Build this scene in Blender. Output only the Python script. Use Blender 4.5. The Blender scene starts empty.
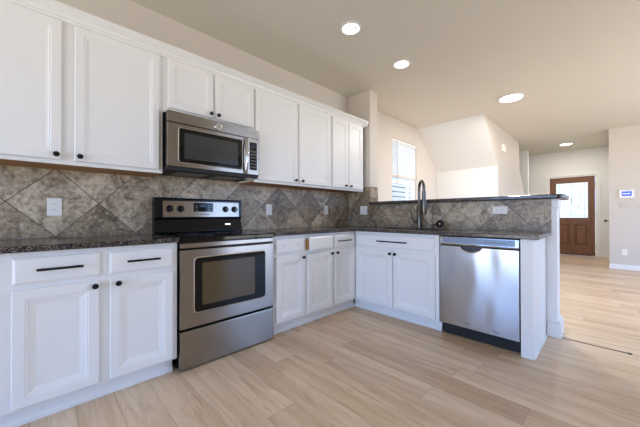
import bpy, bmesh, math, random
from mathutils import Vector, Matrix
C = bpy.context.scene
COL = C.collection
R = math.radians
random.seed(7)

# ------------------------------------------------------------------ camera
cam_d = bpy.data.cameras.new('camera'); cam = bpy.data.objects.new('camera', cam_d); COL.objects.link(cam)
yaw, pitch, roll, fpx = 0.776, 0.0058, -0.0017, 284.24
cam_d.sensor_width = 36.0; cam_d.lens = 36.0 * fpx / 640.0; cam_d.clip_start = 0.02
fw = Vector((math.sin(yaw) * math.cos(pitch), math.cos(yaw) * math.cos(pitch), math.sin(pitch)))
q = fw.to_track_quat('-Z', 'Y').to_matrix().to_4x4() @ Matrix.Rotation(roll, 4, 'Z')
cam.matrix_world = Matrix.Translation((-0.6714, -2.6599, 1.063)) @ q
C.camera = cam

# ------------------------------------------------------------------ world, daylight, exposure
SKY = 6.5
w = bpy.data.worlds.new('world'); C.world = w; w.use_nodes = True
bg = w.node_tree.nodes['Background']; bg.inputs[1].default_value = SKY
# clear blue sky above the horizon, sunlit pale ground below it
tc = w.node_tree.nodes.new('ShaderNodeTexCoord'); sx_ = w.node_tree.nodes.new('ShaderNodeSeparateXYZ'); rp = w.node_tree.nodes.new('ShaderNodeValToRGB'); mr_ = w.node_tree.nodes.new('ShaderNodeMapRange')
mr_.inputs[1].default_value = -1; mr_.inputs[2].default_value = 1
w.node_tree.links.new(tc.outputs['Generated'], sx_.inputs[0]); w.node_tree.links.new(sx_.outputs[2], mr_.inputs[0]); w.node_tree.links.new(mr_.outputs[0], rp.inputs[0]); w.node_tree.links.new(rp.outputs[0], bg.inputs[0])
els = rp.color_ramp.elements; els.new(.5); els.new(.5)
for e_, (p_, c_) in zip(els, [(.0, (.72, .71, .70)), (.49, (.82, .81, .80)), (.515, (.33, .60, 1.14)), (1.0, (.26, .52, 1.1))]): e_.position = p_; e_.color = (*c_, 1)
C.view_settings.view_transform = 'Standard'; C.view_settings.look = 'None'
C.view_settings.exposure = 0.14; C.view_settings.gamma = 1.0; C.view_settings.use_curve_mapping = False
try:
    C.cycles.use_denoising = True; C.cycles.max_bounces = 12; C.cycles.diffuse_bounces = 7; C.cycles.caustics_reflective = False
    C.cycles.sample_clamp_indirect = 6.0
except Exception: pass
HALL_W, LAMP_W, FLUSH_W = 12.0, 8.0, 42.0
def portal(name, loc, rot, sx, sy):
    l = bpy.data.lights.new(name, 'AREA'); l.shape = 'RECTANGLE'; l.size = sx; l.size_y = sy
    l.cycles.is_portal = True
    o = bpy.data.objects.new(name, l); COL.objects.link(o); o.location = loc; o.rotation_euler = rot
LX, RY, RX, FX, ZC = -4.3, -5.6, 7.4, 9.4, 2.77
PATIO = (-4.0, -0.06, 0.04, 2.45)              # y0,y1,z0,z1 on the left wall
BK = (-5.4, -4.25, 0.45, 2.45)                # y0,y1,z0,z1 of a second window on the left wall
LV = (2.7, 6.5, 0.10, 2.45)
WN = (3.70, 4.60, 0.95, 2.42)
portal('daylight_patio', (LX - .16, (PATIO[0]+PATIO[1])/2, (PATIO[2]+PATIO[3])/2), (0, R(-90), 0), PATIO[3]-PATIO[2], PATIO[1]-PATIO[0])
portal('daylight_breakfast', (LX - .16, (BK[0]+BK[1])/2, (BK[2]+BK[3])/2), (0, R(-90), 0), BK[3]-BK[2], BK[1]-BK[0])
portal('daylight_living', ((LV[0]+LV[1])/2, RY - .16, (LV[2]+LV[3])/2), (R(90), 0, 0), LV[1]-LV[0], LV[3]-LV[2])
portal('daylight_window', ((WN[0]+WN[1])/2, .16, (WN[2]+WN[3])/2), (R(-90), 0, 0), WN[1]-WN[0], WN[3]-WN[2])

# ------------------------------------------------------------------ helpers
def lin(c): return tuple(((v/255)/12.92 if v/255 <= .04045 else (((v/255)+.055)/1.055)**2.4) for v in c)
def mat(name, rgb, rough=.5, metal=0.0, **kw):
    m = bpy.data.materials.new(name); m.use_nodes = True
    b = m.node_tree.nodes['Principled BSDF']
    b.inputs['Base Color'].default_value = (*lin(rgb), 1); b.inputs['Roughness'].default_value = rough; b.inputs['Metallic'].default_value = metal
    for k, v in kw.items(): b.inputs[k].default_value = v
    return m
class G:                                        # tiny node-graph writer
    def __init__(s, m): s.m = m; s.t = m.node_tree; s.b = s.t.nodes['Principled BSDF']
    def n(s, ty, **kw):
        x = s.t.nodes.new(ty)
        for k, v in kw.items():
            if k.startswith('i_'):
                key = k[2:]; x.inputs[int(key) if key.isdigit() else key.replace('_', ' ')].default_value = v
            else: setattr(x, k, v)
        return x
    def l(s, a, b): s.t.links.new(a, b)
    def math(s, op, a, b=None):
        x = s.n('ShaderNodeMath', operation=op)
        for i, v in enumerate((a, b)):
            if v is None: continue
            if hasattr(v, 'is_linked'): s.l(v, x.inputs[i])
            else: x.inputs[i].default_value = v
        return x.outputs[0]
    def ramp(s, fac, stops):
        x = s.n('ShaderNodeValToRGB'); e = x.color_ramp.elements
        while len(e) < len(stops): e.new(.5)
        for el, (p, c) in zip(e, stops): el.position = p; el.color = (*lin(c), 1)
        s.l(fac, x.inputs[0]); return x.outputs[0]
    def mix(s, fac, a, b, mode='MIX'):
        x = s.n('ShaderNodeMix', data_type='RGBA', blend_type=mode)
        for v, i in ((fac, 0), (a, 6), (b, 7)):
            if hasattr(v, 'is_linked'): s.l(v, x.inputs[i])
            else: x.inputs[i].default_value = v
        return x.outputs[2]
    def bump(s, h, strength=.3, dist=.002):
        x = s.n('ShaderNodeBump', i_Strength=strength, i_Distance=dist); s.l(h, x.inputs['Height']); s.l(x.outputs[0], s.b.inputs['Normal'])
    def pos(s): return s.n('ShaderNodeNewGeometry').outputs['Position']

class MB:
    def __init__(s): s.bm = bmesh.new()
    def box(s, x0, x1, y0, y1, z0, z1):
        v = [s.bm.verts.new((x, y, z)) for x in (x0, x1) for y in (y0, y1) for z in (z0, z1)]
        for f in ((0,1,3,2),(4,6,7,5),(0,4,5,1),(2,3,7,6),(0,2,6,4),(1,5,7,3)): s.bm.faces.new([v[i] for i in f])
        return s
    def bbox(s, x0, x1, y0, y1, z0, z1, b=.003, seg=2):          # bevelled box
        t = MB().box(x0, x1, y0, y1, z0, z1)
        bmesh.ops.bevel(t.bm, geom=list(t.bm.edges), offset=b, segments=seg, affect='EDGES', profile=.5)
        return s.merge(t)
    def merge(s, t, M=None):
        if M is not None: t.bm.transform(M)
        me = bpy.data.meshes.new('tmp'); t.bm.to_mesh(me); s.bm.from_mesh(me); bpy.data.meshes.remove(me); t.bm.free(); return s
    def prism(s, pts, z0, z1):                                     # polygon in xy
        a = [s.bm.verts.new((x, y, z0)) for x, y in pts]; b = [s.bm.verts.new((x, y, z1)) for x, y in pts]
        s.bm.faces.new(a[::-1]); s.bm.faces.new(b)
        for i in range(len(pts)):
            j = (i+1) % len(pts); s.bm.faces.new((a[i], a[j], b[j], b[i]))
        return s
    def xprism(s, pts, x0, x1): return s.merge(MB().prism(pts, x0, x1), Matrix(((0,0,1,0),(1,0,0,0),(0,1,0,0),(0,0,0,1))))   # pts = (y,z)
    def yprism(s, pts, y0, y1): return s.merge(MB().prism(pts, y0, y1), Matrix(((1,0,0,0),(0,0,1,0),(0,1,0,0),(0,0,0,1))))   # pts = (x,z)
    def tube(s, pts, r, n=12, cap=True):
        pts = [Vector(p) for p in pts]; rr = r if isinstance(r, (list, tuple)) else [r]*len(pts); rings = []
        ref = None
        for i, p in enumerate(pts):
            d = (pts[min(i+1, len(pts)-1)] - pts[max(i-1, 0)]).normalized()
            if ref is None:
                ref = Vector((0,0,1)) if abs(d.z) < .9 else Vector((1,0,0))
            u = (ref - d*ref.dot(d)).normalized(); v = d.cross(u); ref = u
            rings.append([s.bm.verts.new(p + (u*math.cos(2*math.pi*k/n) + v*math.sin(2*math.pi*k/n))*rr[i]) for k in range(n)])
        for a, b in zip(rings, rings[1:]):
            for k in range(n): s.bm.faces.new((a[k], a[(k+1)%n], b[(k+1)%n], b[k]))
        if cap: s.bm.faces.new(rings[0][::-1]); s.bm.faces.new(rings[-1])
        return s
    def lathe(s, prof, M=None, n=24):                              # prof (r,z) around z
        t = MB(); rings = []
        for r, z in prof:
            if r < 1e-6: rings.append([t.bm.verts.new((0, 0, z))])
            else: rings.append([t.bm.verts.new((r*math.cos(2*math.pi*k/n), r*math.sin(2*math.pi*k/n), z)) for k in range(n)])
        for a, b in zip(rings, rings[1:]):
            for k in range(n):
                j = (k+1) % n
                if len(a) == 1 and len(b) == 1: continue
                if len(a) == 1: t.bm.faces.new((a[0], b[j], b[k]))
                elif len(b) == 1: t.bm.faces.new((a[k], a[j], b[0]))
                else: t.bm.faces.new((a[k], a[j], b[j], b[k]))
        return s.merge(t, M)
    def panel(s, x0, x1, z0, z1, yb, prof):                        # nested rectangles facing -y; prof (inset, y)
        loops = [[s.bm.verts.new(p) for p in ((x0, yb, z0), (x1, yb, z0), (x1, yb, z1), (x0, yb, z1))]]
        for i, y in prof:
            loops.append([s.bm.verts.new(p) for p in ((x0+i, y, z0+i), (x1-i, y, z0+i), (x1-i, y, z1-i), (x0+i, y, z1-i))])
        for a, b in zip(loops, loops[1:]):
            for k in range(4): s.bm.faces.new((a[k], a[(k+1)%4], b[(k+1)%4], b[k]))
        s.bm.faces.new(loops[0][::-1]); s.bm.faces.new(loops[-1]); return s
    def build(s, name, m, parent=None, smooth=False, bevel=None):
        bmesh.ops.recalc_face_normals(s.bm, faces=list(s.bm.faces))
        me = bpy.data.meshes.new(name); s.bm.to_mesh(me); s.bm.free(); me.materials.append(m)
        o = bpy.data.objects.new(name, me); COL.objects.link(o)
        if parent: o.parent = parent
        if smooth:
            for p in me.polygons: p.use_smooth = True
            me.set_sharp_from_angle(angle=R(40))
        if bevel:
            b = o.modifiers.new('bevel', 'BEVEL'); b.width = bevel; b.segments = 2; b.limit_method = 'ANGLE'; b.angle_limit = R(40)
        return o
def tag(o, label, cat, group=None):
    o['label'] = label; o['category'] = cat
    if group: o['group'] = group
    return o
def thing(name, label, cat, loc=(0,0,0), rz=0, group=None):
    o = bpy.data.objects.new(name, None); COL.objects.link(o); o.location = loc; o.rotation_euler = (0, 0, rz); o.empty_display_size = .1
    return tag(o, label, cat, group)
def struct(name, mb, m, **kw):
    o = mb.build(name, m, **kw); o['kind'] = 'structure'; return o
def rrect(x0, x1, z0, z1, r, n=6):
    out = []
    for cx, cz, a0 in ((x1-r, z0+r, -90), (x1-r, z1-r, 0), (x0+r, z1-r, 90), (x0+r, z0+r, 180)):
        for k in range(n+1):
            a = R(a0 + 90*k/n); out.append((cx + r*math.cos(a), cz + r*math.sin(a)))
    return out
def text_mesh(name, body, size, m, parent, M, ext=.0006):
    cu = bpy.data.curves.new(name, 'FONT'); cu.body = body; cu.size = size; cu.align_x = 'CENTER'; cu.align_y = 'CENTER'; cu.extrude = ext
    t = bpy.data.objects.new('t', cu); COL.objects.link(t)
    me = bpy.data.meshes.new_from_object(t.evaluated_get(bpy.context.evaluated_depsgraph_get()))
    bpy.data.objects.remove(t); bpy.data.curves.remove(cu)
    me.transform(M); me.materials.clear(); me.materials.append(m); me.name = name
    o = bpy.data.objects.new(name, me); COL.objects.link(o); o.parent = parent; return o
FACE_Y = Matrix(((1,0,0,0),(0,0,-1,0),(0,1,0,0),(0,0,0,1)))       # xy drawing -> stands in xz, faces -y

# ------------------------------------------------------------------ materials
def paint(name, rgb, bump=.12, rough=.6, scale=90):
    m = mat(name, rgb, rough); g = G(m); nz = g.n('ShaderNodeTexNoise', i_Scale=scale, i_Detail=3.0); g.l(g.pos(), nz.inputs['Vector']); g.bump(nz.outputs[0], bump, .004); return m
M_wall = paint('wall_paint', (208, 200, 190))
M_ceil = paint('ceiling_paint', (217, 211, 198), .25, .8, 60)
M_hall = paint('hall_paint', (232, 232, 229))
M_trim = mat('trim_paint', (236, 235, 232), .4)
M_cab = mat('cabinet_paint', (232, 232, 230), .36)
M_black = mat('black_metal', (22, 22, 24), .38, .4)
M_void = mat('dark_plastic', (14, 14, 15), .6)
M_gloss = mat('black_glass', (9, 9, 10), .06); M_gloss.node_tree.nodes['Principled BSDF'].inputs['Coat Weight'].default_value = .0
M_enamel = mat('black_enamel', (13, 13, 14), .2); M_enamel.node_tree.nodes['Principled BSDF'].inputs['Specular IOR Level'].default_value = .22
M_gloss.node_tree.nodes['Principled BSDF'].inputs['Specular IOR Level'].default_value = .3
M_plate = mat('plate_plastic', (238, 236, 230), .4)
M_chrome = mat('chrome', (205, 205, 205), .12, 1.0)
M_faucet = mat('brushed_nickel', (104, 101, 97), .3, 1.0)
M_lens = mat('lamp_lens', (255, 250, 240), .5)
b = M_lens.node_tree.nodes['Principled BSDF']; b.inputs['Emission Color'].default_value = (1, .95, .87, 1); b.inputs['Emission Strength'].default_value = 6.0
M_screen = mat('keypad_screen', (40, 70, 190), .2)
b = M_screen.node_tree.nodes['Principled BSDF']; b.inputs['Emission Color'].default_value = (*lin((45, 85, 215)), 1); b.inputs['Emission Strength'].default_value = .35
M_glyph = mat('screen_glyph', (230, 240, 255), .3)
b = M_glyph.node_tree.nodes['Principled BSDF']; b.inputs['Emission Color'].default_value = (.8, .9, 1, 1); b.inputs['Emission Strength'].default_value = .9
M_disp = mat('clock_display', (24, 34, 60), .15)
M_button = mat('grey_print', (120, 122, 128), .5)
M_logo = mat('logo_grey', (90, 90, 92), .4, .5)

def steel(name, rgb, rough, sx, sy, sz):
    m = mat(name, rgb, rough, 1.0); g = G(m)
    mp = g.n('ShaderNodeMapping'); mp.inputs['Scale'].default_value = (sx, sy, sz); g.l(g.n('ShaderNodeTexCoord').outputs['Object'], mp.inputs[0])
    nz = g.n('ShaderNodeTexNoise', i_Scale=1.0, i_Detail=2.0); g.l(mp.outputs[0], nz.inputs['Vector'])
    mr = g.n('ShaderNodeMapRange'); mr.inputs[3].default_value = rough-.04; mr.inputs[4].default_value = rough+.04; g.l(nz.outputs[0], mr.inputs[0]); g.l(mr.outputs[0], g.b.inputs['Roughness'])
    tg = g.n('ShaderNodeTangent', direction_type='RADIAL', axis='X'); g.l(tg.outputs[0], g.b.inputs['Tangent']); g.b.inputs['Anisotropic'].default_value = .9
    return m
M_steel = steel('brushed_steel', (150, 145, 138), .24, 2, 2, 500)
def wavy(m):
    g = G(m); mp = g.n('ShaderNodeMapping'); mp.inputs['Scale'].default_value = (3.0, 1, 1.6); g.l(g.n('ShaderNodeTexCoord').outputs['Object'], mp.inputs[0])
    nz = g.n('ShaderNodeTexNoise', i_Scale=1.0, i_Detail=1.0); g.l(mp.outputs[0], nz.inputs['Vector']); g.bump(nz.outputs[0], 1.0, .016); return m
M_dw = steel('dishwasher_steel', (180, 182, 186), .17, 500, 500, 2)

def wood(name, c1, c2, rough=.45, s=(60, 60, 4)):
    m = mat(name, c1, rough); g = G(m)
    mp = g.n('ShaderNodeMapping'); mp.inputs['Scale'].default_value = s; g.l(g.n('ShaderNodeTexCoord').outputs['Object'], mp.inputs[0])
    nz = g.n('ShaderNodeTexNoise', i_Scale=1.0, i_Detail=5.0, i_Distortion=.6); g.l(mp.outputs[0], nz.inputs['Vector'])
    g.l(g.ramp(nz.outputs[0], [(.3, c1), (.7, c2)]), g.b.inputs['Base Color']); return m
M_door = wood('stained_door_wood', (98, 62, 38), (136, 90, 56))
wavy(M_dw)
M_raw = wood('raw_wood', (150, 104, 58), (176, 128, 78), .6, (4, 40, 40))

def floor_mat():
    m = mat('oak_plank_floor', (200, 170, 135), .36); g = G(m)
    sep = g.n('ShaderNodeSeparateXYZ'); g.l(g.pos(), sep.inputs[0])
    W, L = .178, 1.22
    row = g.math('FLOOR', g.math('DIVIDE', sep.outputs[0], W))
    fx = g.math('FRACT', g.math('DIVIDE', sep.outputs[0], W))
    wn = g.n('ShaderNodeTexWhiteNoise', noise_dimensions='1D'); g.l(row, wn.inputs['W'])
    yy = g.math('ADD', g.math('DIVIDE', sep.outputs[1], L), wn.outputs[0])
    ci = g.math('FLOOR', yy); fy = g.math('FRACT', yy)
    cv = g.n('ShaderNodeCombineXYZ'); g.l(row, cv.inputs[0]); g.l(ci, cv.inputs[1])
    w2 = g.n('ShaderNodeTexWhiteNoise', noise_dimensions='2D'); g.l(cv.outputs[0], w2.inputs['Vector'])
    base = g.ramp(w2.outputs[0], [(0, (202, 177, 149)), (.35, (217, 194, 166)), (.7, (224, 203, 177)), (1, (210, 186, 157))])
    # grain: noise stretched along the plank, shifted per plank
    sc = g.n('ShaderNodeCombineXYZ'); g.l(g.math('MULTIPLY', sep.outputs[0], 24.0), sc.inputs[0])
    g.l(g.math('ADD', g.math('MULTIPLY', sep.outputs[1], 2.2), g.math('MULTIPLY', w2.outputs[0], 37.0)), sc.inputs[1]); g.l(g.math('MULTIPLY', w2.outputs[0], 91.0), sc.inputs[2])
    nz = g.n('ShaderNodeTexNoise', i_Scale=1.0, i_Detail=5.0, i_Roughness=.6, i_Distortion=1.1); g.l(sc.outputs[0], nz.inputs['Vector'])
    grain = g.ramp(nz.outputs[0], [(.28, (168, 136, 104)), (.48, (255, 255, 255)), (.70, (224, 204, 180))])
    col = g.mix(.42, base, grain, 'MULTIPLY')
    sc2 = g.n('ShaderNodeVectorMath', operation='MULTIPLY'); sc2.inputs[1].default_value = (.45, .45, 1.0); g.l(sc.outputs[0], sc2.inputs[0])
    nb_ = g.n('ShaderNodeTexNoise', i_Scale=.6, i_Detail=2.0, i_Distortion=2.0); g.l(sc2.outputs[0], nb_.inputs['Vector'])
    col = g.mix(.45, col, g.ramp(nb_.outputs[0], [(.38, (218, 196, 172)), (.6, (255, 252, 246))]), 'MULTIPLY')
    # seams
    ex = g.math('MINIMUM', fx, g.math('SUBTRACT', 1.0, fx)); ey = g.math('MINIMUM', fy, g.math('SUBTRACT', 1.0, fy))
    sx = g.math('LESS_THAN', ex, .010); sy = g.math('LESS_THAN', ey, .0016)
    seam = g.math('MAXIMUM', sx, sy)
    col = g.mix(g.math('MULTIPLY', seam, .30), col, (*lin((96, 72, 52)), 1))
    g.l(col, g.b.inputs['Base Color'])
    g.bump(g.math('SUBTRACT', 1.0, seam), .25, .001)
    return m
M_floor = floor_mat()

def granite():
    m = mat('granite', (60, 54, 52), .17); g = G(m)
    v = g.n('ShaderNodeTexVoronoi', i_Scale=250.0); g.l(g.pos(), v.inputs['Vector'])
    s = g.n('ShaderNodeSeparateColor'); g.l(v.outputs['Color'], s.inputs[0])
    a = g.ramp(s.outputs[0], [(0, (18, 17, 17)), (.4, (42, 39, 38)), (.64, (80, 74, 70)), (.8, (120, 110, 104)), (.93, (170, 160, 152)), (1, (28, 26, 25))])
    nz = g.n('ShaderNodeTexNoise', i_Scale=26.0, i_Detail=4.0); g.l(g.pos(), nz.inputs['Vector'])
    c = g.mix(.6, a, g.ramp(nz.outputs[0], [(.35, (90, 84, 80)), (.65, (240, 225, 215))]), 'MULTIPLY')
    g.l(c, g.b.inputs['Base Color']); return m
M_granite = granite()

def tile(name, axis, p0, q0, per, pal):
    m = mat(name, (130, 120, 105), .42); g = G(m)
    sep = g.n('ShaderNodeSeparateXYZ'); g.l(g.pos(), sep.inputs[0])
    s = sep.outputs[0] if axis == 'x' else g.math('MULTIPLY', sep.outputs[1], -1.0)
    p = g.math('DIVIDE', g.math('SUBTRACT', g.math('ADD', s, sep.outputs[2]), p0), per)
    q = g.math('DIVIDE', g.math('SUBTRACT', g.math('SUBTRACT', s, sep.outputs[2]), q0), per)
    cv = g.n('ShaderNodeCombineXYZ'); g.l(g.math('FLOOR', p), cv.inputs[0]); g.l(g.math('FLOOR', q), cv.inputs[1])
    wn = g.n('ShaderNodeTexWhiteNoise', noise_dimensions='2D'); g.l(cv.outputs[0], wn.inputs['Vector'])
    fp, fq = g.math('FRACT', p), g.math('FRACT', q)
    e = g.math('MINIMUM', g.math('MINIMUM', fp, g.math('SUBTRACT', 1.0, fp)), g.math('MINIMUM', fq, g.math('SUBTRACT', 1.0, fq)))
    gr = g.math('LESS_THAN', e, .0075)
    off = g.n('ShaderNodeVectorMath', operation='MULTIPLY_ADD'); off.inputs[1].default_value = (11, 7, 5); g.l(wn.outputs['Color'], off.inputs[0]); g.l(g.pos(), off.inputs[2])
    n1 = g.n('ShaderNodeTexNoise', i_Scale=7.0, i_Detail=7.0, i_Roughness=.66, i_Distortion=.9); g.l(off.outputs[0], n1.inputs['Vector'])
    n2 = g.n('ShaderNodeTexNoise', i_Scale=38.0, i_Detail=5.0, i_Roughness=.7); g.l(off.outputs[0], n2.inputs['Vector'])
    base = g.ramp(wn.outputs[0], [(0, pal[0]), (.5, pal[1]), (1, pal[2])])
    c = g.mix(.85, base, g.ramp(n1.outputs[0], [(.34, (128, 117, 104)), (.48, (222, 217, 208)), (.64, (255, 252, 245))]), 'MULTIPLY')
    c = g.mix(.65, c, g.ramp(n2.outputs[0], [(.36, (120, 110, 98)), (.5, (240, 236, 228)), (.62, (255, 255, 255))]), 'MULTIPLY')
    sp = g.n('ShaderNodeMapRange'); sp.inputs[1].default_value = .58; sp.inputs[2].default_value = .68; sp.inputs[4].default_value = .55; g.l(n2.outputs[0], sp.inputs[0]); c = g.mix(sp.outputs[0], c, (*lin((226, 218, 204)), 1))
    c = g.mix(gr, c, (*lin((78, 72, 64)), 1)); g.l(c, g.b.inputs['Base Color'])
    g.bump(g.math('SUBTRACT', 1.0, gr), .5, .002); return m
PAL = ((158, 143, 121), (192, 178, 158), (220, 208, 188))
M_tile = tile('diagonal_tile', 'x', .321, -1.985, .467, PAL)
M_tile2 = tile('diagonal_tile_side', 'y', .257, .329, .478, PAL)

M_glass = bpy.data.materials.new('window_glass'); M_glass.use_nodes = True
t = M_glass.node_tree; t.nodes.clear(); o_ = t.nodes.new('ShaderNodeOutputMaterial'); mx = t.nodes.new('ShaderNodeMixShader'); mx.inputs[0].default_value = .06
tr = t.nodes.new('ShaderNodeBsdfTransparent'); gl = t.nodes.new('ShaderNodeBsdfGlossy'); gl.inputs['Roughness'].default_value = .02
t.links.new(tr.outputs[0], mx.inputs[1]); t.links.new(gl.outputs[0], mx.inputs[2]); t.links.new(mx.outputs[0], o_.inputs[0])
def translucent(name, rgb, k, clear):
    m = bpy.data.materials.new(name); m.use_nodes = True; t = m.node_tree; t.nodes.clear()
    o = t.nodes.new('ShaderNodeOutputMaterial'); a = t.nodes.new('ShaderNodeBsdfTranslucent'); d = t.nodes.new('ShaderNodeBsdfDiffuse'); c = t.nodes.new('ShaderNodeBsdfTransparent')
    a.inputs[0].default_value = (*lin(rgb), 1); d.inputs[0].default_value = (*lin(rgb), 1)
    m1 = t.nodes.new('ShaderNodeMixShader'); m1.inputs[0].default_value = k; m2 = t.nodes.new('ShaderNodeMixShader'); m2.inputs[0].default_value = clear
    t.links.new(d.outputs[0], m1.inputs[1]); t.links.new(a.outputs[0], m1.inputs[2]); t.links.new(m1.outputs[0], m2.inputs[1]); t.links.new(c.outputs[0], m2.inputs[2]); t.links.new(m2.outputs[0], o.inputs[0]); return m
M_shade = translucent('shade_fabric', (238, 238, 236), .55, .02)
M_frost = translucent('textured_glass', (206, 210, 198), .8, .10)
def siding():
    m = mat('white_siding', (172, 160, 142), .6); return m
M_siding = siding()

# ------------------------------------------------------------------ the room
T = .15
struct('floor', MB().box(LX-T, 10.2, RY-T, .12, -.1, 0), M_floor)
struct('ceiling', MB().box(LX-T, 10.2, RY-T, .12, ZC, ZC+.1), M_ceil)
def wall_y(name, y0, y1, x0, x1, holes, m=M_wall, z1=ZC):
    mb = MB(); xs = x0
    for a, b_, c, d in sorted(holes):
        mb.box(xs, a, y0, y1, 0, z1); mb.box(a, b_, y0, y1, 0, c); mb.box(a, b_, y0, y1, d, z1); xs = b_
    mb.box(xs, x1, y0, y1, 0, z1); return struct(name, mb, m)
def wall_x(name, x0, x1, y0, y1, holes, m=M_wall, z1=ZC):
    mb = MB(); ys = y0
    for a, b_, c, d in sorted(holes):
        mb.box(x0, x1, ys, a, 0, z1); mb.box(x0, x1, a, b_, 0, c); mb.box(x0, x1, a, b_, d, z1); ys = b_
    mb.box(x0, x1, ys, y1, 0, z1); return struct(name, mb, m)
wall_y('wall_back', 0, .12, LX-T, 10.2, [WN])
wall_x('wall_left', LX-T, LX, RY-T, 0, [PATIO, BK])
wall_y('wall_rear', RY-T, RY, LX, RX, [LV])
wall_x('wall_right', RX, RX+.12, RY-T, -2.655, [])
wall_y('wall_hall', -2.70, -2.655, RX+.12, FX, [], M_hall)
DY0, DY1, DZ = -2.40, -1.50, 2.06
wall_x('wall_front', FX, FX+.15, -2.70, 0, [(DY0-.03, DY1+.03, -.0, DZ+.03)], M_hall)
# stub wall and half wall carrying the bar
struct('wall_stub', MB().box(2.518, 2.69, -.383, 0, 0, ZC), M_wall)
struct('wall_peninsula', MB().box(2.518, 2.69, -2.340, -.383, 0, 1.202), M_trim)
struct('trim_1', MB().bbox(2.509, 2.70, -2.350, -2.304, 1.125, 1.20, .004).bbox(2.512, 2.696, -2.346, -2.304, 1.105, 1.122, .004), M_trim)
struct('trim_2', MB().bbox(2.50, 2.71, -2.365, -2.27, 0, .125, .004).bbox(2.505, 2.70, -2.358, -2.275, .126, .15, .005), M_trim)
# stair: soffit sloping down from the ceiling, wall below it, side wall with the stair's own slope at its far edge
struct('wall_stair', MB().yprism([(5.56, 0), (5.56, 2.0), (4.66, ZC-.001), (7.36, ZC-.001), (7.42, 2.12), (9.0, .35), (9.0, 0)], -1.17, -1.07), M_wall)
struct('wall_under_stair', MB().box(5.553, 5.66, -1.169, 0, 0, 2.004), M_hall)
struct('wall_soffit', MB().yprism([(5.553, 2.0), (4.652, ZC-.001), (4.81, ZC-.001), (5.68, 2.02)], -1.169, 0), M_hall)
struct('wall_stairwell', MB().box(8.50, 8.62, -1.155, -.10, 0, ZC-.001), M_hall)
# baseboards
struct('baseboard_right', MB().box(RX-.014, RX, RY, -2.65, 0, .095), M_trim)
struct('baseboard_hall', MB().box(FX-.014, FX, -2.65, DY0-.10, 0, .095).box(FX-.014, FX, DY1+.10, -1.07, 0, .095), M_trim)
struct('trim_3', MB().box(2.532, 2.544, -2.755, -2.37, 0, .0025).box(2.527, 2.55, -2.775, -2.752, 0, .004), M_void)   # gap strip between two runs of planks
# windows behind the camera
def win(n, x0, x1, z0, z1, y, mull):
    f = MB(); b_ = .05
    f.box(x0, x1, y-.06, y-.01, z0, z0+b_).box(x0, x1, y-.06, y-.01, z1-b_, z1)
    for k in range(mull+1):
        xc = x0 + (x1-x0)*k/mull; f.box(max(x0, xc-b_/2), min(x1, xc+b_/2), y-.058, y-.012, z0+b_, z1-b_)
    o = struct('window_%d' % n, f, M_trim)
    return o
f = MB()
for yy in (BK[0], (BK[0]+BK[1])/2-.025, BK[1]-.05): f.box(LX-.078, LX-.022, yy, yy+.05, BK[2], BK[3])
for zz in (BK[2], BK[3]-.05): f.box(LX-.08, LX-.02, BK[0], BK[1], zz, zz+.05)
struct('window_2', f, M_trim); win(3, LV[0], LV[1], LV[2], LV[3], RY, 4)
f = MB(); y0, y1, z0, z1 = PATIO
f.box(LX-.08, LX-.02, y0, y1, z0-.04, z0+.04).box(LX-.08, LX-.02, y0, y1, z1-.05, z1)
for yy in (y0, (y0+y1)/2-.03, y1-.06): f.box(LX-.078, LX-.022, yy, yy+.06, z0+.04, z1-.05)
struct('door_2', f, M_trim)
# window over the breakfast side with its half lowered shade
x0, x1, z0, z1 = WN
f = MB().box(x0, x1, .03, .08, z0, z0+.05).box(x0, x1, .03, .08, z1-.05, z1).box(x0, x0+.05, .031, .079, z0+.05, z1-.05).box(x1-.05, x1, .031, .079, z0+.05, z1-.05)
f.box(x0+.05, x1-.05, .034, .076, 1.64, 1.69).box(x0+.62, x0+.65, .034, .076, z0+.05, 1.64)
fo = struct('window_1', f, M_trim); MB().box(x0+.05, x1-.05, .052, .056, z0+.05, z1-.05).build('pane', M_glass, fo)
sh = thing('window_shade', 'white translucent pull-down shade half covering the bright window beyond the peninsula', 'window shade', ((x0+x1)/2, .015, 1.77))
W2 = (x1-x0)/2 - .008
fm = MB(); N = 22; zz = .64
pts = [(-.004 + (.008 if k % 2 else 0), .012 + (zz-.04)*k/N) for k in range(N+1)]
for (a, b_) in zip(pts, pts[1:]):
    v = [fm.bm.verts.new(p) for p in ((-W2, a[0], a[1]), (W2, a[0], a[1]), (W2, b_[0], b_[1]), (-W2, b_[0], b_[1]))]; fm.bm.faces.new(v)
fm.build('fabric', M_shade, sh)
MB().bbox(-W2, W2, -.012, .012, -.03, .012, .004).build('bottom_rail', mat('shade_rail', (214, 206, 190), .5), sh)
MB().bbox(-W2, W2, -.014, .014, zz-.04, zz+.005, .003).build('head_rail', M_trim, sh)
MB().tube([(-W2+.16, -.02, zz-.02), (-W2+.16, -.022, .2), (-W2+.16, -.02, -.16)], .005, 8).build('wand', mat('wand_grey', (176, 178, 180), .4), sh)
# neighbouring house across the side yard, seen through the window
f = MB(); zz = .2
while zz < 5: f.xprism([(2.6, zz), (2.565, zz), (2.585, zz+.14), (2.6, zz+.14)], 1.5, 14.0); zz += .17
nb = f.build('neighbor_house', M_siding); MB().box(1.5, 14.0, 2.601, 2.62, .2, 5).build('lap_shadow_board', mat('lap_shadow_board', (70, 72, 76), .8), nb)  # dark board behind the laps paints their shadow lines
struct('eave_light_blocker', MB().box(1.5, 9.0, .121, .95, 3.0, 3.1), M_trim); struct('yard_light_blocker', MB().box(1.5, 9.0, .121, 2.55, -.12, -.1), mat('concrete', (170, 166, 158), .8))  # unseen overhang and ground slab, added to cut sky light outside the window
tag(nb, 'white lap-sided house wall seen through the lower half of the window', 'house')

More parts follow.
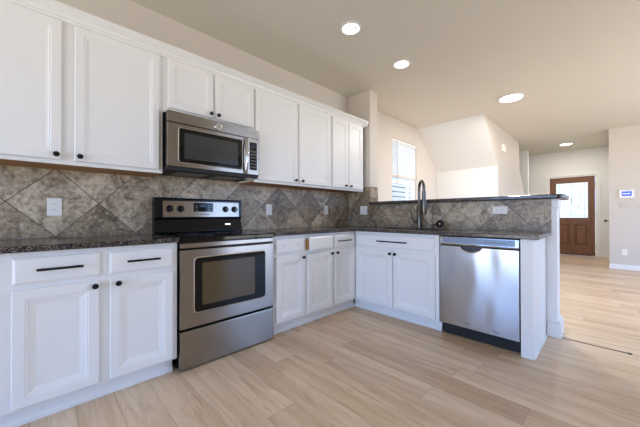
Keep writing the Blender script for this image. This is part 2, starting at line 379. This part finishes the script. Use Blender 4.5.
# front door
dr = thing('front_door', 'brown stained wooden entry door with leaded glass at the end of the hall', 'door', (FX+.03, DY1, 0), R(-90))
DWd = DY1 - DY0
mb = MB()
for (a, b_, c, d) in ((0, .13, .012, DZ), (DWd-.13, DWd, .012, DZ), (.13, DWd-.13, .012, .24), (.13, DWd-.13, .80, .98), (.13, DWd-.13, DZ-.15, DZ), (.41, .49, .24, .80)):
    mb.box(a, b_, 0, .045, c, d)
mb.build('door_slab', M_door, dr)
for a, b_ in ((.13, .41), (.49, DWd-.13)):
    MB().panel(a, b_, .24, .80, .04, [(0, .018), (.012, .018), (.03, .024), (.06, .010)]).build('raised_panel', M_door, dr)
gx0, gx1, gz0, gz1 = .13, DWd-.13, .98, DZ-.15
gp = MB().box(gx0, gx1, .02, .026, gz0, gz1).build('glass', M_frost, dr)
cm = MB(); cxm = (gx0+gx1)/2; czm = (gz0+gz1)/2
def came(p): cm.tube([(a, .016, b_) for a, b_ in p], .0042, 6)
for i in (.07,): came([(gx0+i, gz0), (gx0+i, gz1)]); came([(gx1-i, gz0), (gx1-i, gz1)]); came([(gx0, gz0+i), (gx1, gz0+i)]); came([(gx0, gz1-i), (gx1, gz1-i)])
for s in (-1, 1):
    came([(cxm + s*(.03+.14*math.sin(k/12*math.pi)), gz0+.07+(gz1-gz0-.14)*k/12) for k in range(13)])
    came([(cxm + s*.25*(1-math.cos(k/8*math.pi/2)), czm-.02+.24*math.sin(k/8*math.pi/2)) for k in range(9)])
    came([(cxm + s*.25*(1-math.cos(k/8*math.pi/2)), czm+.02-.24*math.sin(k/8*math.pi/2)) for k in range(9)])
came([(cxm, gz0), (cxm, gz1)])
cm.build('lead_came', mat('lead', (150, 152, 144), .5, .2), gp)
MB().lathe([(0, 0), (.027, .002), (.027, .008), (.012, .012), (.012, .035), (.026, .045), (.028, .06), (.018, .072), (0, .075)], Matrix.Translation((.07, 0, .95)) @ Matrix.Rotation(R(90), 4, 'X')).build('door_knob', M_black, dr, True)
for z in (.25, 1.05, 1.85): MB().tube([(DWd-.004, -.006, z-.05), (DWd-.004, -.006, z+.05)], .007, 8).build('hinge', M_chrome, dr)
struct('trim_4', MB().box(FX-.02, FX-.001, DY1+.031, DY1+.10, 0, DZ+.10).box(FX-.02, FX-.001, DY0-.10, DY0-.031, 0, DZ+.10).box(FX-.02, FX-.001, DY0-.031, DY1+.031, DZ+.031, DZ+.10), M_trim)
struct('door_1', MB().box(FX, FX+.14, DY1+.003, DY1+.029, 0, DZ+.029).box(FX, FX+.14, DY0-.029, DY0-.003, 0, DZ+.029).box(FX, FX+.14, DY0-.003, DY1+.003, DZ+.004, DZ+.029), M_trim)
# closet door in the hall's side wall (only its edge and knob can be seen)
cd = struct('door_3', MB().box(8.55, 9.3, -2.654, -2.64, .01, 2.03), M_trim)
MB().lathe([(0, 0), (.026, 0), (.026, .006), (.011, .01), (.011, .03), (.027, .04), (.029, .055), (.02, .068), (0, .07)], Matrix.Translation((9.24-.6, -2.64, .92)) @ Matrix.Rotation(R(-90), 4, 'X')).build('door_knob', M_black, cd, True)

# ------------------------------------------------------------------ cabinets
DOORP = [(0, -.626), (.004, -.630), (.046, -.630), (.049, -.6275), (.056, -.6275), (.060, -.624), (.086, -.6165)]
DRAWP = [(0, -.624), (.012, -.630), (.018, -.630)]
def shift(prof, d): return [(i, y+d) for i, y in prof]
def knob(mb, x, y, z):
    mb.lathe([(0, 0), (.008, 0), (.006, .006), (.006, .012), (.013, .016), (.016, .022), (.013, .028), (0, .030)], Matrix.Translation((x, y, z)) @ Matrix.Rotation(R(90), 4, 'X'), 16); return mb
def pull(mb, x0, x1, y, z):
    mb.tube([(x0, y-.030, z), (x1, y-.030, z)], .0065, 10)
    for x in (x0+.022, x1-.022): mb.tube([(x, y, z), (x, y-.030, z)], .005, 8)
    return mb
def base_cabinet(label, loc, rz, width, doors, drawers, end_kick=(0, 0), group=None, blind=0, kick_y=-.552):
    t = thing('base_cabinet', label, 'cabinet', loc, rz, group)
    if blind:
        cm_ = MB().box(0, width, -.592, -.014, .10, .118).box(0, .018, -.592, -.014, .118, .880).box(width-.018, width, -.592, -.014, .118, .880).box(.018, width-.018, -.026, -.014, .118, .880)
    else: cm_ = MB().box(0, width, -.592, -.014, .10, .880)
    cm_.build('carcass', M_cab, t)
    ff = MB(); s0 = .0
    ff.box(0, width, -.61, -.5925, .10, .880); ff.build('face_frame', M_cab, t)
    kb = MB().box(end_kick[0], width-end_kick[1], kick_y, kick_y+.015, 0, .0995)
    kb.xprism([(kick_y, 0), (kick_y-.012, 0), (kick_y-.012, .018), (kick_y-.006, .03), (kick_y, .032)], end_kick[0], width-end_kick[1]); kb.build('toe_kick', M_cab, t)
    for x0, x1, kx in doors:
        d = MB().panel(x0, x1, .113, .693, -.611, DOORP).build('door', M_cab, t)
        if kx: knob(MB(), kx, -.630, .667).build('knob', M_black, d, True)
    for x0, x1, hp in drawers:
        if hp == 'ajar': continue
        d = MB().panel(x0, x1, .722, .850, -.611, DRAWP).build('drawer', M_cab, t)
        if hp == 'holes':
            for hx in (x0+.085, x1-.085): MB().lathe([(0, 0), (.005, 0), (.004, .0025), (0, .003)], Matrix.Translation((hx, -.630, .790)) @ Matrix.Rotation(R(90), 4, 'X'), 10).build('screw', M_logo, d)
        elif hp: pull(MB(), hp[0], hp[1], -.630, .790).build('handle', M_black, d, True)
    return t
base_cabinet('white base cabinet cut by the left edge of the photo', (-1.14, 0, 0), 0, .318, [(.03, .29, .26)], [(.03, .29, (.09, .23))])
base_cabinet('white two-door base cabinet left of the range with two black bar pulls', (-.82, 0, 0), 0, .805, [(.046, .386, .366), (.436, .776, .474)], [(.048, .389, (.133, .314)), (.432, .776, (.515, .692))], (0, .012))
rc = base_cabinet('white two-door base cabinet right of the range, pulls missing, one drawer ajar', (.768, 0, 0), 0, .755, [(.022, .352, .325), (.388, .746, .386-.0+.33), ][:2], [(.022, .352, 'holes'), (.388, .746, 'ajar')])
# the ajar drawer: front swung out at its left edge, raw wooden drawer side showing in the gap
dp = bpy.data.objects.new('drawer', None); COL.objects.link(dp); dp.parent = rc; dp.location = (.748, -.617, .724); dp.rotation_euler = (R(-2.5), 0, R(7)); dp['label'] = 'drawer standing ajar, without a pull'
MB().panel(-.372, 0, 0, .128, -.001, shift(DRAWP, .612)).build('drawer_front', M_cab, dp)
MB().box(-.362, -.352, 0, .07, .008, .112).build('drawer_side', M_raw, dp)
base_cabinet('narrow white corner base cabinet with one door and a short black pull', (1.525, 0, 0), 0, .372, [(.014, .356, .043)], [(.014, .356, (.045, .25))], (0, -.045))
sb = base_cabinet('white sink base cabinet with one long black pull below the faucet', (2.512, -.612, 0), R(-90), .965, [(.022, .494, .474), (.504, .932, .530)], [(.022, .924, (.325, .665))], (-.05, 0), None, 1)
# peninsula end panel
ep = thing('end_panel', 'white cabinet end panel right of the dishwasher', 'panel', (2.2, -2.226, 0))
MB().box(-.30, .305, -.037, .037, 0, .880).build('panel_board', M_cab, ep)
MB().yprism([(-.285, 0), (.295, 0), (.295, .018), (-.285, .018)], -.049, -.0375).build('shoe_molding', M_cab, ep)

UDP = [(0, -.326), (.004, -.330), (.046, -.330), (.049, -.3275), (.056, -.3275), (.060, -.3245), (.072, -.3225)]
def upper_cabinet(label, x0, x1, z0, z1, doors, group=None):
    t = thing('wall_cabinet', label, 'cabinet', (x0, 0, z0), 0, group)
    W = x1-x0; H = z1-z0
    MB().box(0, W, -.292, -.012, .012, H).build('carcass', M_cab, t)
    MB().box(.002, W-.002, -.290, -.014, 0, .0115).build('underside', M_raw, t)
    MB().box(0, W, -.310, -.2925, 0, H).build('face_frame', M_cab, t)
    for a, b_, c, d, kx in doors:
        o = MB().panel(a-x0, b_-x0, c-z0, d-z0, -.311, UDP).build('door', M_cab, t)
        if kx is not None: knob(MB(), kx-x0, -.330, c-z0+.03).build('knob', M_black, o, True)
    return t
upper_cabinet('large white wall cabinet with two doors left of the microwave', -1.10, -.022, 1.378, 2.285, [(-1.06, -.584, 1.402, 2.252, -.607), (-.524, -.046, 1.402, 2.252, -.498)])
upper_cabinet('short white two-door wall cabinet directly above the microwave', -.020, .764, 1.845, 2.285, [(.010, .361, 1.880, 2.252, .338), (.379, .752, 1.880, 2.252, .402)])
upper_cabinet('white wall cabinet with two wide doors right of the microwave', .766, 1.818, 1.378, 2.285, [(.775, 1.287, 1.402, 2.252, 1.25), (1.312, 1.800, 1.402, 2.252, 1.345)])
upper_cabinet('white wall cabinet with two narrow doors beside the stub wall', 1.820, 2.461, 1.378, 2.285, [(1.838, 2.132, 1.402, 2.252, 2.066), (2.142, 2.424, 1.402, 2.252, 2.165)])
# crown moulding along the top of all wall cabinets, returning to the wall at its right end
prof = [(-.3115, 2.256), (-.322, 2.256), (-.324, 2.268), (-.334, 2.276), (-.338, 2.290), (-.352, 2.304), (-.366, 2.318), (-.372, 2.322), (-.372, 2.335), (-.3115, 2.335)]
cr = MB().xprism(prof, -1.10, 2.463)
cr.box(-1.10, 2.463, -.311, -.28, 2.2865, 2.335)
cr.yprism([(2.4625, 2.256), (2.472, 2.256), (2.476, 2.272), (2.485, 2.290), (2.506, 2.320), (2.506, 2.335), (2.4625, 2.335)], -.372, -.012)
tag(cr.build('crown_molding', M_cab), 'white crown moulding running along the top of the wall cabinets', 'moulding')

# ------------------------------------------------------------------ stone and tile
mb = MB().bbox(-1.14, -.010, -.645, -.012, .8815, .914, .006)
tag(mb.build('countertop', M_granite), 'dark speckled granite countertop left of the range', 'countertop')
def slab_with_hole(outer_cells, z0, z1):
    bm = bmesh.new(); vs = {}
    def V(x, y):
        k = (round(x, 4), round(y, 4))
        if k not in vs: vs[k] = bm.verts.new((x, y, z1))
        return vs[k]
    for x0, x1, y0, y1 in outer_cells: bm.faces.new([V(x0, y0), V(x1, y0), V(x1, y1), V(x0, y1)])
    ret = bmesh.ops.extrude_face_region(bm, geom=list(bm.faces))
    bmesh.ops.translate(bm, vec=(0, 0, z0-z1), verts=[e for e in ret['geom'] if isinstance(e, bmesh.types.BMVert)])
    bmesh.ops.dissolve_limit(bm, angle_limit=R(1), verts=list(bm.verts), edges=list(bm.edges))
    m = MB(); m.bm.free(); m.bm = bm; return m
xs = [.768, 1.868, 2.00, 2.34, 2.503]; ys = [-2.305, -1.48, -.84, -.645, -.012]; cells = []
for i in range(4):
    for j in range(4):
        if i == 0 and j < 3: continue
        if i == 2 and j == 1: continue
        cells.append((xs[i], xs[i+1], ys[j], ys[j+1]))
mb = slab_with_hole(cells, .8815, .914)
tag(mb.build('countertop', M_granite, bevel=.006), 'dark granite L-shaped countertop around the sink and over the dishwasher', 'countertop')
bt = MB().prism([(x, y) for x, y in rrect(2.452, 2.95, -2.392, -.386, .06)], 1.2035, 1.24)
tag(bt.build('bar_top', M_granite, bevel=.008), 'raised dark granite bar top on the half wall', 'countertop')
mb = MB().box(-1.14, 2.5065, -.0095, -.0005, .9145, 1.3775).box(-.018, .762, -.0095, -.0005, .70, .9145).box(-.018, .762, -.0095, -.0005, 1.378, 1.40)
tag(mb.build('tile_backsplash', M_tile), 'brown stone tile backsplash laid diagonally behind the range', 'backsplash')
mb = MB().box(2.507, 2.5175, -2.302, -.0005, .9145, 1.202).box(2.507, 2.5175, -.384, -.0005, 1.202, 1.449).box(2.507, 2.69, -.393, -.384, 1.2405, 1.449)
tag(mb.build('tile_backsplash', M_tile2), 'grey stone tile backsplash laid diagonally under the raised bar', 'backsplash')

# sink and what stands at it
sk = MB()
sx0, sx1, sy0, sy1 = 1.985, 2.355, -1.495, -.825
t_ = slab_with_hole([(sx0, 2.0, sy0, -1.48), (2.0, 2.34, sy0, -1.48), (2.34, sx1, sy0, -1.48), (sx0, 2.0, -1.48, -.84), (2.34, sx1, -1.48, -.84), (sx0, 2.0, -.84, sy1), (2.0, 2.34, -.84, sy1), (2.34, sx1, -.84, sy1)], .68, .8808)
sk.merge(t_); sk.box(sx0, sx1, sy0, sy1, .672, .6802)
sko = sk.build('sink', M_steel); tag(sko, 'stainless undermount sink sunk in the granite counter', 'sink')
fa = thing('faucet', 'tall brushed nickel pull-down kitchen faucet at the sink', 'faucet', (2.415, -1.135, .914), R(43))
MB().lathe([(0, .0005), (.034, .0005), (.034, .006), (.028, .012), (.028, .02), (.028, .26), (.020, .27), (0, .27)]).build('body', M_faucet, fa, True)
arc = [(0, 0, .26), (0, 0, .44)] + [(-.085+.085*math.cos(a), .0, .44+.085*math.sin(a)) for a in [R(15*k) for k in range(1, 13)]] + [(-.17, 0, .40)]
MB().tube(arc, .0155, 12).build('spout', M_faucet, fa, True)
MB().lathe([(0, .155), (.024, .155), (.028, .17), (.028, .28), (.021, .32), (.021, .405), (0, .405)], Matrix.Translation((-.17, 0, 0))).build('spray_head', M_faucet, fa, True)
MB().tube([(0, .015, .06), (-.006, .05, .07), (-.008, .065, .085)], [.014, .013, .011], 10).tube([(-.008, .058, .078), (-.012, .085, .12), (-.014, .10, .20)], [.010, .009, .006], 10).build('lever', M_faucet, fa, True)
f2 = thing('filter_faucet', 'slim brushed metal gooseneck water faucet right of the large faucet', 'faucet', (2.42, -1.285, .914), R(25))
MB().lathe([(0, .0005), (.020, .0005), (.018, .012), (.013, .018), (.013, .05), (0, .055)]).build('base', M_faucet, f2, True)
MB().tube([(0, 0, .05), (0, 0, .22)] + [(-.03+.03*math.cos(R(20*k)), 0, .22+.03*math.sin(R(20*k))) for k in range(1, 10)] + [(-.06, 0, .20)], .0055, 10).build('spout', M_faucet, f2, True)
MB().tube([(0, -.012, .045), (-.006, -.04, .052)], [.006, .004], 8).build('lever', M_black, f2, True)
st = thing('sink_strainer', 'round dark sink strainer leaning behind the sink right of the slim faucet', 'strainer', (2.41, -1.378, .9143))
Mx = Matrix.Translation((0, 0, .045)) @ Matrix.Rotation(R(-70), 4, 'Y')
MB().lathe([(.024, 0), (.024, .012), (.043, .016), (.045, .020), (.043, .024), (.030, .022), (.026, .012), (0, .010), (0, 0), (.024, 0)], Mx, 28).build('basket', M_black, st, True)
MB().lathe([(0, .010), (.004, .010), (.004, .022), (.010, .028), (0, .032)], Mx, 14).build('stopper_knob', M_chrome, st, True)

# ------------------------------------------------------------------ range
rg = thing('range', 'freestanding stainless electric range with black glass cooktop', 'range', (-.006, 0, 0))
Wr = .762
MB().box(.003, Wr-.003, -.60, -.03, .014, .872).build('body', M_enamel, rg)
MB().bbox(.002, Wr-.002, -.640, -.601, .012, .272, .006).build('storage_drawer', M_steel, rg, bevel=None)
od = thing('tmp', '', ''); 
bpy.data.objects.remove(od)
fr = MB().bbox(.002, Wr-.002, -.640, -.601, .288, .826, .006)
od = fr.build('oven_door', M_steel, rg)
wn = MB().yprism(rrect(.096, .672, .388, .766, .025), -.6415, -.6402).build('window_surround', M_gloss, od)
M_oven = mat('oven_window', (84, 70, 44), .05);  # brown base colour paints the room's reflection into the inner glass
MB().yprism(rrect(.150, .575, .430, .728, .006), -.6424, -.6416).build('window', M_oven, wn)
ring = MB(); a = rrect(.090, .678, .382, .772, .030); b_ = rrect(.096, .672, .388, .766, .025)
va = [ring.bm.verts.new((x, -.6403, z)) for x, z in a]; vb = [ring.bm.verts.new((x, -.6435, z)) for x, z in b_]
for k in range(len(a)): ring.bm.faces.new((va[k], va[(k+1) % len(a)], vb[(k+1) % len(a)], vb[k]))
ring.build('window_rim', M_chrome, od)
MB().bbox(.002, Wr-.002, -.640, -.601, .838, .872, .004).build('trim_strip', M_steel, rg)
ct = MB().bbox(.001, Wr-.001, -.650, -.045, .874, .912, .008).build('cooktop', M_gloss, rg)
for x, y, r in ((.20, -.47, .10), (.56, -.47, .085), (.20, -.21, .075), (.56, -.21, .10)):
    MB().lathe([(r-.003, 0), (r-.003, .0006), (r, .0006), (r, 0)], Matrix.Translation((x, y, .9121)), 40).build('burner_ring', mat('ring_print', (60, 60, 62), .3) if 'ring_print' not in bpy.data.materials else bpy.data.materials['ring_print'], ct)
bgm = MB(); bgm.xprism([(-.012, .9148), (-.10, .9148), (-.10, .925), (-.075, 1.03), (-.092, 1.04), (-.085, 1.20), (-.075, 1.212), (-.012, 1.212)], -.012, Wr+.0)
bgo = bgm.build('backguard', M_enamel, rg, bevel=.006)
# control panel lies on the sloped upper face
def BG(u, v, d=0):   # u along x, v up the panel 0..1 -> point, d out
    y = -.092 + .007*v; z = 1.045 + .15*v; return (u, y-d, z)
pz = MB(); vs = [pz.bm.verts.new(BG(u, v, d)) for d in (.0, .004) for u, v in ((.048, .03), (.728, .03), (.728, .93), (.048, .93))]
for fce in ((0,1,2,3), (4,5,6,7), (0,1,5,4), (1,2,6,5), (2,3,7,6), (3,0,4,7)): pz.bm.faces.new([vs[i] for i in fce])
cp = pz.build('control_panel', M_steel, bgo)
def on_panel(name, u0, u1, v0, v1, d0, d1, m, par):
    x = MB(); vs = [x.bm.verts.new(BG(u, v, d)) for d in (d0, d1) for u, v in ((u0, v0), (u1, v0), (u1, v1), (u0, v1))]
    for fce in ((0,1,2,3), (4,5,6,7), (0,1,5,4), (1,2,6,5), (2,3,7,6), (3,0,4,7)): x.bm.faces.new([vs[i] for i in fce])
    return x.build(name, m, par)
ds = on_panel('display', .295, .470, .34, .86, .0042, .006, M_gloss, bgo)
on_panel('clock', .345, .400, .62, .78, .0062, .0066, M_disp, bgo)
for i in range(3):
    for uu in (.312, .420, .445): on_panel('button', uu, uu+.016, .42+.13*i, .47+.13*i, .0062, .0066, M_button, bgo)
for u in (.099, .186, .591, .683):
    k = MB().lathe([(0, 0), (.028, 0), (.028, .006), (.022, .010), (.020, .026), (.017, .030), (0, .030)], Matrix.Translation(BG(u, .5, .0045)) @ Matrix.Rotation(R(92), 4, 'X'), 24)
    ko = k.build('knob', M_enamel, rg, True)
    x, y, z = BG(u, .5, .0345); MB().box(x-.004, x+.004, y-.004, y, z-.018, z+.018).build('grip', M_disp, ko)
text_mesh('brand_text', 'Whirlpool', .026, M_logo, bgo, Matrix.Translation(BG(.381, .19, .0048)) @ FACE_Y)
text_mesh('badge_text', 'AccuBake', .016, M_button, bgo, Matrix.Translation((.612, -.0885, .985)) @ Matrix.Rotation(R(-12), 4, 'X') @ FACE_Y) if False else None
MB().bbox(.585, .640, -.096, -.083, .972, .986, .002).build('badge', M_chrome, bgo)
for x in (.05, Wr-.05):
    for y in (-.56, -.08): MB().tube([(x, y, .0005), (x, y, .0138)], .016, 12).build('foot', M_void, rg)

# ------------------------------------------------------------------ microwave
mw = thing('microwave', 'stainless over-the-range microwave under the short cabinet', 'microwave', (-.016, -.012, 1.402))
Wm, Hm, yF = .770, .436, -.395
MB().box(.004, Wm-.004, yF+.03, 0, .03, Hm).build('case', M_enamel, mw)
MB().box(.0, Wm, yF+.012, 0, .0, .0295).build('underside', M_void, mw)
vt = MB().bbox(.0, Wm, yF, yF+.0295, Hm-.082, Hm, .004).build('vent_panel', M_steel, mw)
dq = MB().bbox(.0, .648, yF, yF+.0295, .026, Hm-.087, .004).build('door', M_steel, mw)
wq = MB().yprism(rrect(.078, .600, .062, .318, .018), yF-.0016, yF-.0002).build('window_surround', M_gloss, dq)
M_mwin = mat('microwave_window', (52, 54, 54), .12)
MB().yprism(rrect(.118, .560, .092, .286, .008), yF-.0024, yF-.0018).build('window', M_mwin, wq)
ring = MB(); a = rrect(.073, .605, .057, .323, .022); b_ = rrect(.078, .600, .062, .318, .018)
va = [ring.bm.verts.new((x, yF-.0002, z)) for x, z in a]; vb = [ring.bm.verts.new((x, yF-.0028, z)) for x, z in b_]
for k in range(len(a)): ring.bm.faces.new((va[k], va[(k+1) % len(a)], vb[(k+1) % len(a)], vb[k]))
ring.build('window_rim', M_chrome, dq)
hp = [(.628, yF, .335)] + [(.628, yF-.012-.030*math.sin(math.pi*k/10), .325-.285*k/10) for k in range(11)] + [(.628, yF, .030)]
MB().tube(hp, [.008]+[.010+.004*math.sin(math.pi*k/10) for k in range(11)]+[.008], 12).build('handle', M_chrome, dq, True)
cq = MB().bbox(.652, Wm, yF, yF+.0295, .026, Hm-.087, .004).build('control_panel', M_steel, mw)
kq = MB().yprism(rrect(.676, .748, .068, .318, .006), yF-.0016, yF-.0002).build('keypad', M_gloss, cq)
MB().box(.690, .734, yF-.0022, yF-.0018, .272, .304).build('display', M_disp, kq)
kb = MB()
for r in range(6):
    for c in range(3): kb.box(.685+.02*c, .699+.02*c, yF-.0022, yF-.0018, .090+.028*r, .100+.028*r)
kb.build('key_print', M_button, kq)
lg = MB().lathe([(.026, 0), (.030, .003), (.032, .0), (.026, 0)], Matrix.Translation((.385, yF-.0005, Hm-.045)) @ Matrix.Rotation(R(90), 4, 'X'), 28)
lg.lathe([(0, .001), (.026, .001), (.026, 0), (0, 0)], Matrix.Translation((.385, yF-.0005, Hm-.045)) @ Matrix.Rotation(R(90), 4, 'X'), 28)
bd = lg.build('badge', M_chrome, vt)
sw = [(.385+(.006+.0125*k/14)*math.cos(R(200+20*k)), yF-.002, Hm-.045+(.006+.007*k/14)*math.sin(R(200+20*k))) for k in range(15)]
MB().tube(sw, .002, 6).build('swirl_mark', M_logo, bd)
fl = MB()
for k in range(2): fl.box(.10+.32*k, .34+.32*k, -.30, -.08, -.004, -.0005)
fl.build('grease_filter', M_logo, mw)
MB().box(.69, .74, -.34, -.28, -.006, -.0005).build('light_lens', M_plate, mw)

# ------------------------------------------------------------------ dishwasher (local: faces -y, then turned)
dw = thing('dishwasher', 'stainless dishwasher with recessed handle at the peninsula end', 'dishwasher', (2.512, -1.5795, 0), R(-90))
Wd = .606
MB().box(.004, Wd-.004, -.575, -.02, .11, .876).build('tub', M_void, dw)
MB().box(.012, Wd-.012, -.56, -.52, .003, .105).build('toe_panel', M_void, dw)
# door with a curved pocket cut under the control strip: front outline with a scoop
pocket = [(.262-.085, .792)] + [(.177+.17*k/10, .792-.040*math.sin(math.pi*min(1, max(0, k/10)))**.6) for k in range(1, 10)] + [(.347, .792)]
outline = [(.004, .104), (Wd-.004, .104), (Wd-.004, .792)] + pocket[::-1] + [(.004, .792)]
dd = MB().yprism(outline, -.614, -.577).build('door', M_dw, dw, bevel=.003)
cs = MB().xprism([(-.577, .800), (-.612, .800), (-.617, .812), (-.608, .872), (-.577, .872)], .004, Wd-.004).build('control_strip', M_dw, dw, bevel=.003)
MB().box(.170, .354, -.598, -.5775, .745, .797).build('pocket_back', mat('pocket_grey', (52, 54, 58), .3, .6), dw)
lip = MB().tube([(.177+.17*k/10, -.615, .792-.040*math.sin(math.pi*k/10)**.6-.004) for k in range(11)], .006, 8).build('pocket_lip', M_chrome, dd, True)
MB().xprism([(-.6175, .8165), (-.6095, .8660), (-.6105, .8660), (-.6185, .8165)], .030, .575).build('control_panel', mat('panel_grey', (128, 138, 150), .3, .3), cs)
for k in range(7): MB().box(.37+.022*k, .382+.022*k, -.6195, -.6150, .836, .842).build('button', M_logo, cs)
for pts in ([(.205, .150), (.222, .144), (.236, .147), (.255, .140)], [(.415, .142), (.440, .138), (.462, .130), (.476, .132)]):
    MB().tube([(x, -.6142, z) for x, z in pts], [.001, .0035, .003, .001], 6).build('dark_mark', M_logo, dd)  # two thin dark dashes low on the door front

# ------------------------------------------------------------------ plates on the walls
def plate(name, label, cat, loc, rz, w_, h_, kind, group=None, m=M_plate):
    t = thing(name, label, cat, loc, rz, group)
    MB().bbox(-w_/2, w_/2, -.0065, -.0008, -h_/2, h_/2, .002).build('cover_plate', m, t)
    def duplex(cx, cz, horiz=False):
        for s in (-1, 1):
            px, pz = (cx+s*.02, cz) if horiz else (cx, cz+s*.02)
            f = MB().yprism([(px+a, pz+b_) for a, b_ in rrect(-.0155, .0155, -.0135, .0135, .008)], -.0082, -.0066).build('socket', m, t)
            sl = MB()
            for dx in (-.006, .006): 
                if horiz: sl.box(px-.004, px+.004, -.0088, -.0083, pz+dx-.001, pz+dx+.001)
                else: sl.box(px+dx-.001, px+dx+.001, -.0088, -.0083, pz-.004, pz+.004)
            sl.build('slot', M_void, f)
    def rocker(cx, cz, a=.016, b_=.033): MB().bbox(cx-a, cx+a, -.010, -.0066, cz-b_, cz+b_, .0015).build('rocker', m, t)
    if kind == 'duplex': duplex(0, 0)
    if kind == 'horiz': duplex(0, 0, True)
    if kind == 'rocker': rocker(0, 0)
    if kind == 'rocker2': rocker(-.023, 0); rocker(.023, 0)
    if kind == 'rocker4':
        for k in range(4): rocker(-.069+.046*k, 0)
    if kind == 'blank':
        for s in (-1, 1): MB().lathe([(0, 0), (.003, 0), (.002, .0012), (0, .0014)], Matrix.Translation((0, -.0066, s*.042)) @ Matrix.Rotation(R(90), 4, 'X'), 10).build('screw', M_chrome, t)
    return t
plate('outlet', 'white duplex outlet on the brown tile left of the range', 'outlet', (-.606, -.0095, 1.122), 0, .075, .120, 'duplex')
plate('light_switch', 'white wall plate on the brown tile just right of the range', 'switch', (1.133, -.0095, 1.125), 0, .075, .120, 'rocker')
plate('outlet', 'white wall plate on the brown tile nearest the corner', 'outlet', (2.042, -.0095, 1.132), 0, .072, .118, 'duplex')
plate('light_switch', 'white two-gang switch plate on the peninsula tile near the corner', 'switch', (2.507, -.285, 1.128), R(-90), .118, .118, 'rocker2')
plate('outlet', 'white horizontal outlet on the grey tile above the dishwasher', 'outlet', (2.507, -1.915, 1.108), R(-90), .126, .074, 'horiz')
kp = thing('security_keypad', 'white security keypad with glowing blue screen on the right wall', 'keypad', (RX, -2.888, 1.465), R(-90))
MB().bbox(-.10, .10, -.026, -.0008, -.078, .078, .006).build('case', M_plate, kp)
sc_ = MB().box(-.062, .070, -.0268, -.0262, -.042, .046).build('screen', M_screen, kp)
gm = MB()
for k in range(6): gm.box(-.046+.017*k, -.037+.017*k, -.0274, -.0269, -.008, .012)
gm.build('readout', M_glyph, sc_)
plate('light_switch', 'wide pale switch plate below the keypad on the right wall', 'switch', (RX, -2.895, 1.232), R(-90), .20, .115, 'rocker4', None, M_wall)
plate('light_switch', 'small pale switch plate at the right edge of the photo', 'switch', (RX, -3.075, 1.232), R(-90), .075, .115, 'rocker', None, M_wall)
ol = plate('outlet', 'white outlet low on the right wall near the floor', 'outlet', (RX, -2.86, .335), R(-90), .075, .118, 'duplex')
# door chime sensor on the stair side wall, contact sensor on the door frame
ch = thing('wall_sensor', 'small white sensor box high on the stair side wall', 'sensor', (5.88, -1.17, 2.385))
MB().bbox(-.085, .085, -.045, -.0008, -.075, .075, .012).build('case', M_plate, ch); MB().lathe([(0, 0), (.022, 0), (.018, .010), (0, .013)], Matrix.Translation((0, -.0452, -.02)) @ Matrix.Rotation(R(90), 4, 'X'), 16).build('lens', M_trim, ch, True)
cs_ = thing('contact_sensor', 'tiny white contact sensor at the top corner of the front door', 'sensor', (FX-.02, DY1+.045, DZ-.01), R(-90))
MB().bbox(-.02, .02, -.02, -.0008, -.045, .045, .004).build('case', M_plate, cs_); MB().bbox(.024, .036, -.016, -.0008, -.035, .035, .003).build('magnet', M_plate, cs_)

# ------------------------------------------------------------------ ceiling lamps, each with its own light
def spot(par, z, watts, size=1.9, blend=.9, col=(1, .93, .85)):
    l = bpy.data.lights.new('lamp_light', 'SPOT'); l.energy = watts; l.spot_size = size; l.spot_blend = blend; l.color = col; l.shadow_soft_size = .06
    o = bpy.data.objects.new('lamp_light', l); COL.objects.link(o); o.parent = par; o.location = (0, 0, z)
def recessed(label, x, y):
    t = thing('recessed_light', label, 'ceiling light', (x, y, ZC))
    MB().lathe([(.098, -.0005), (.100, -.006), (.090, -.009), (.076, -.006), (.074, -.0008)], None, 32).build('trim_ring', M_trim, t, True)
    MB().lathe([(.0755, -.006), (.066, -.0035), (0, -.0030)], None, 32).build('lens', M_lens, t, True)
    MB().lathe([(.055, -.0065), (.052, -.010), (.040, -.010), (.037, -.0062)], None, 32).build('baffle', M_trim, t, True)
    spot(t, -.02, LAMP_W); return t
recessed('round recessed ceiling light nearest the camera above the kitchen floor', 1.345, -1.012)
recessed('round recessed ceiling light farther back above the sink', 2.235, -1.02)
def flush(label, x, y, watts, k=1.0):
    t = thing('flush_light', label, 'ceiling light', (x, y, ZC)); t.scale = (k, k, k*.75)
    MB().lathe([(0, -.0005), (.17, -.0005), (.175, -.012), (.168, -.026), (.155, -.028)], None, 40).build('housing', M_trim, t, True)
    MB().lathe([(.156, -.027), (.150, -.034), (.10, -.042), (0, -.045)], None, 40).build('lens', M_lens, t, True)
    l = bpy.data.lights.new('lamp_light', 'AREA'); l.shape = 'DISK'; l.size = .30; l.energy = watts; l.color = (1, .95, .89)
    o = bpy.data.objects.new('lamp_light', l); COL.objects.link(o); o.parent = t; o.location = (0, 0, -.05); return t
flush('flat round ceiling light over the room past the peninsula', 4.19, -1.665, FLUSH_W, .9)
flush('flat round ceiling light in the entry hall', 8.35, -1.93, HALL_W, .72)
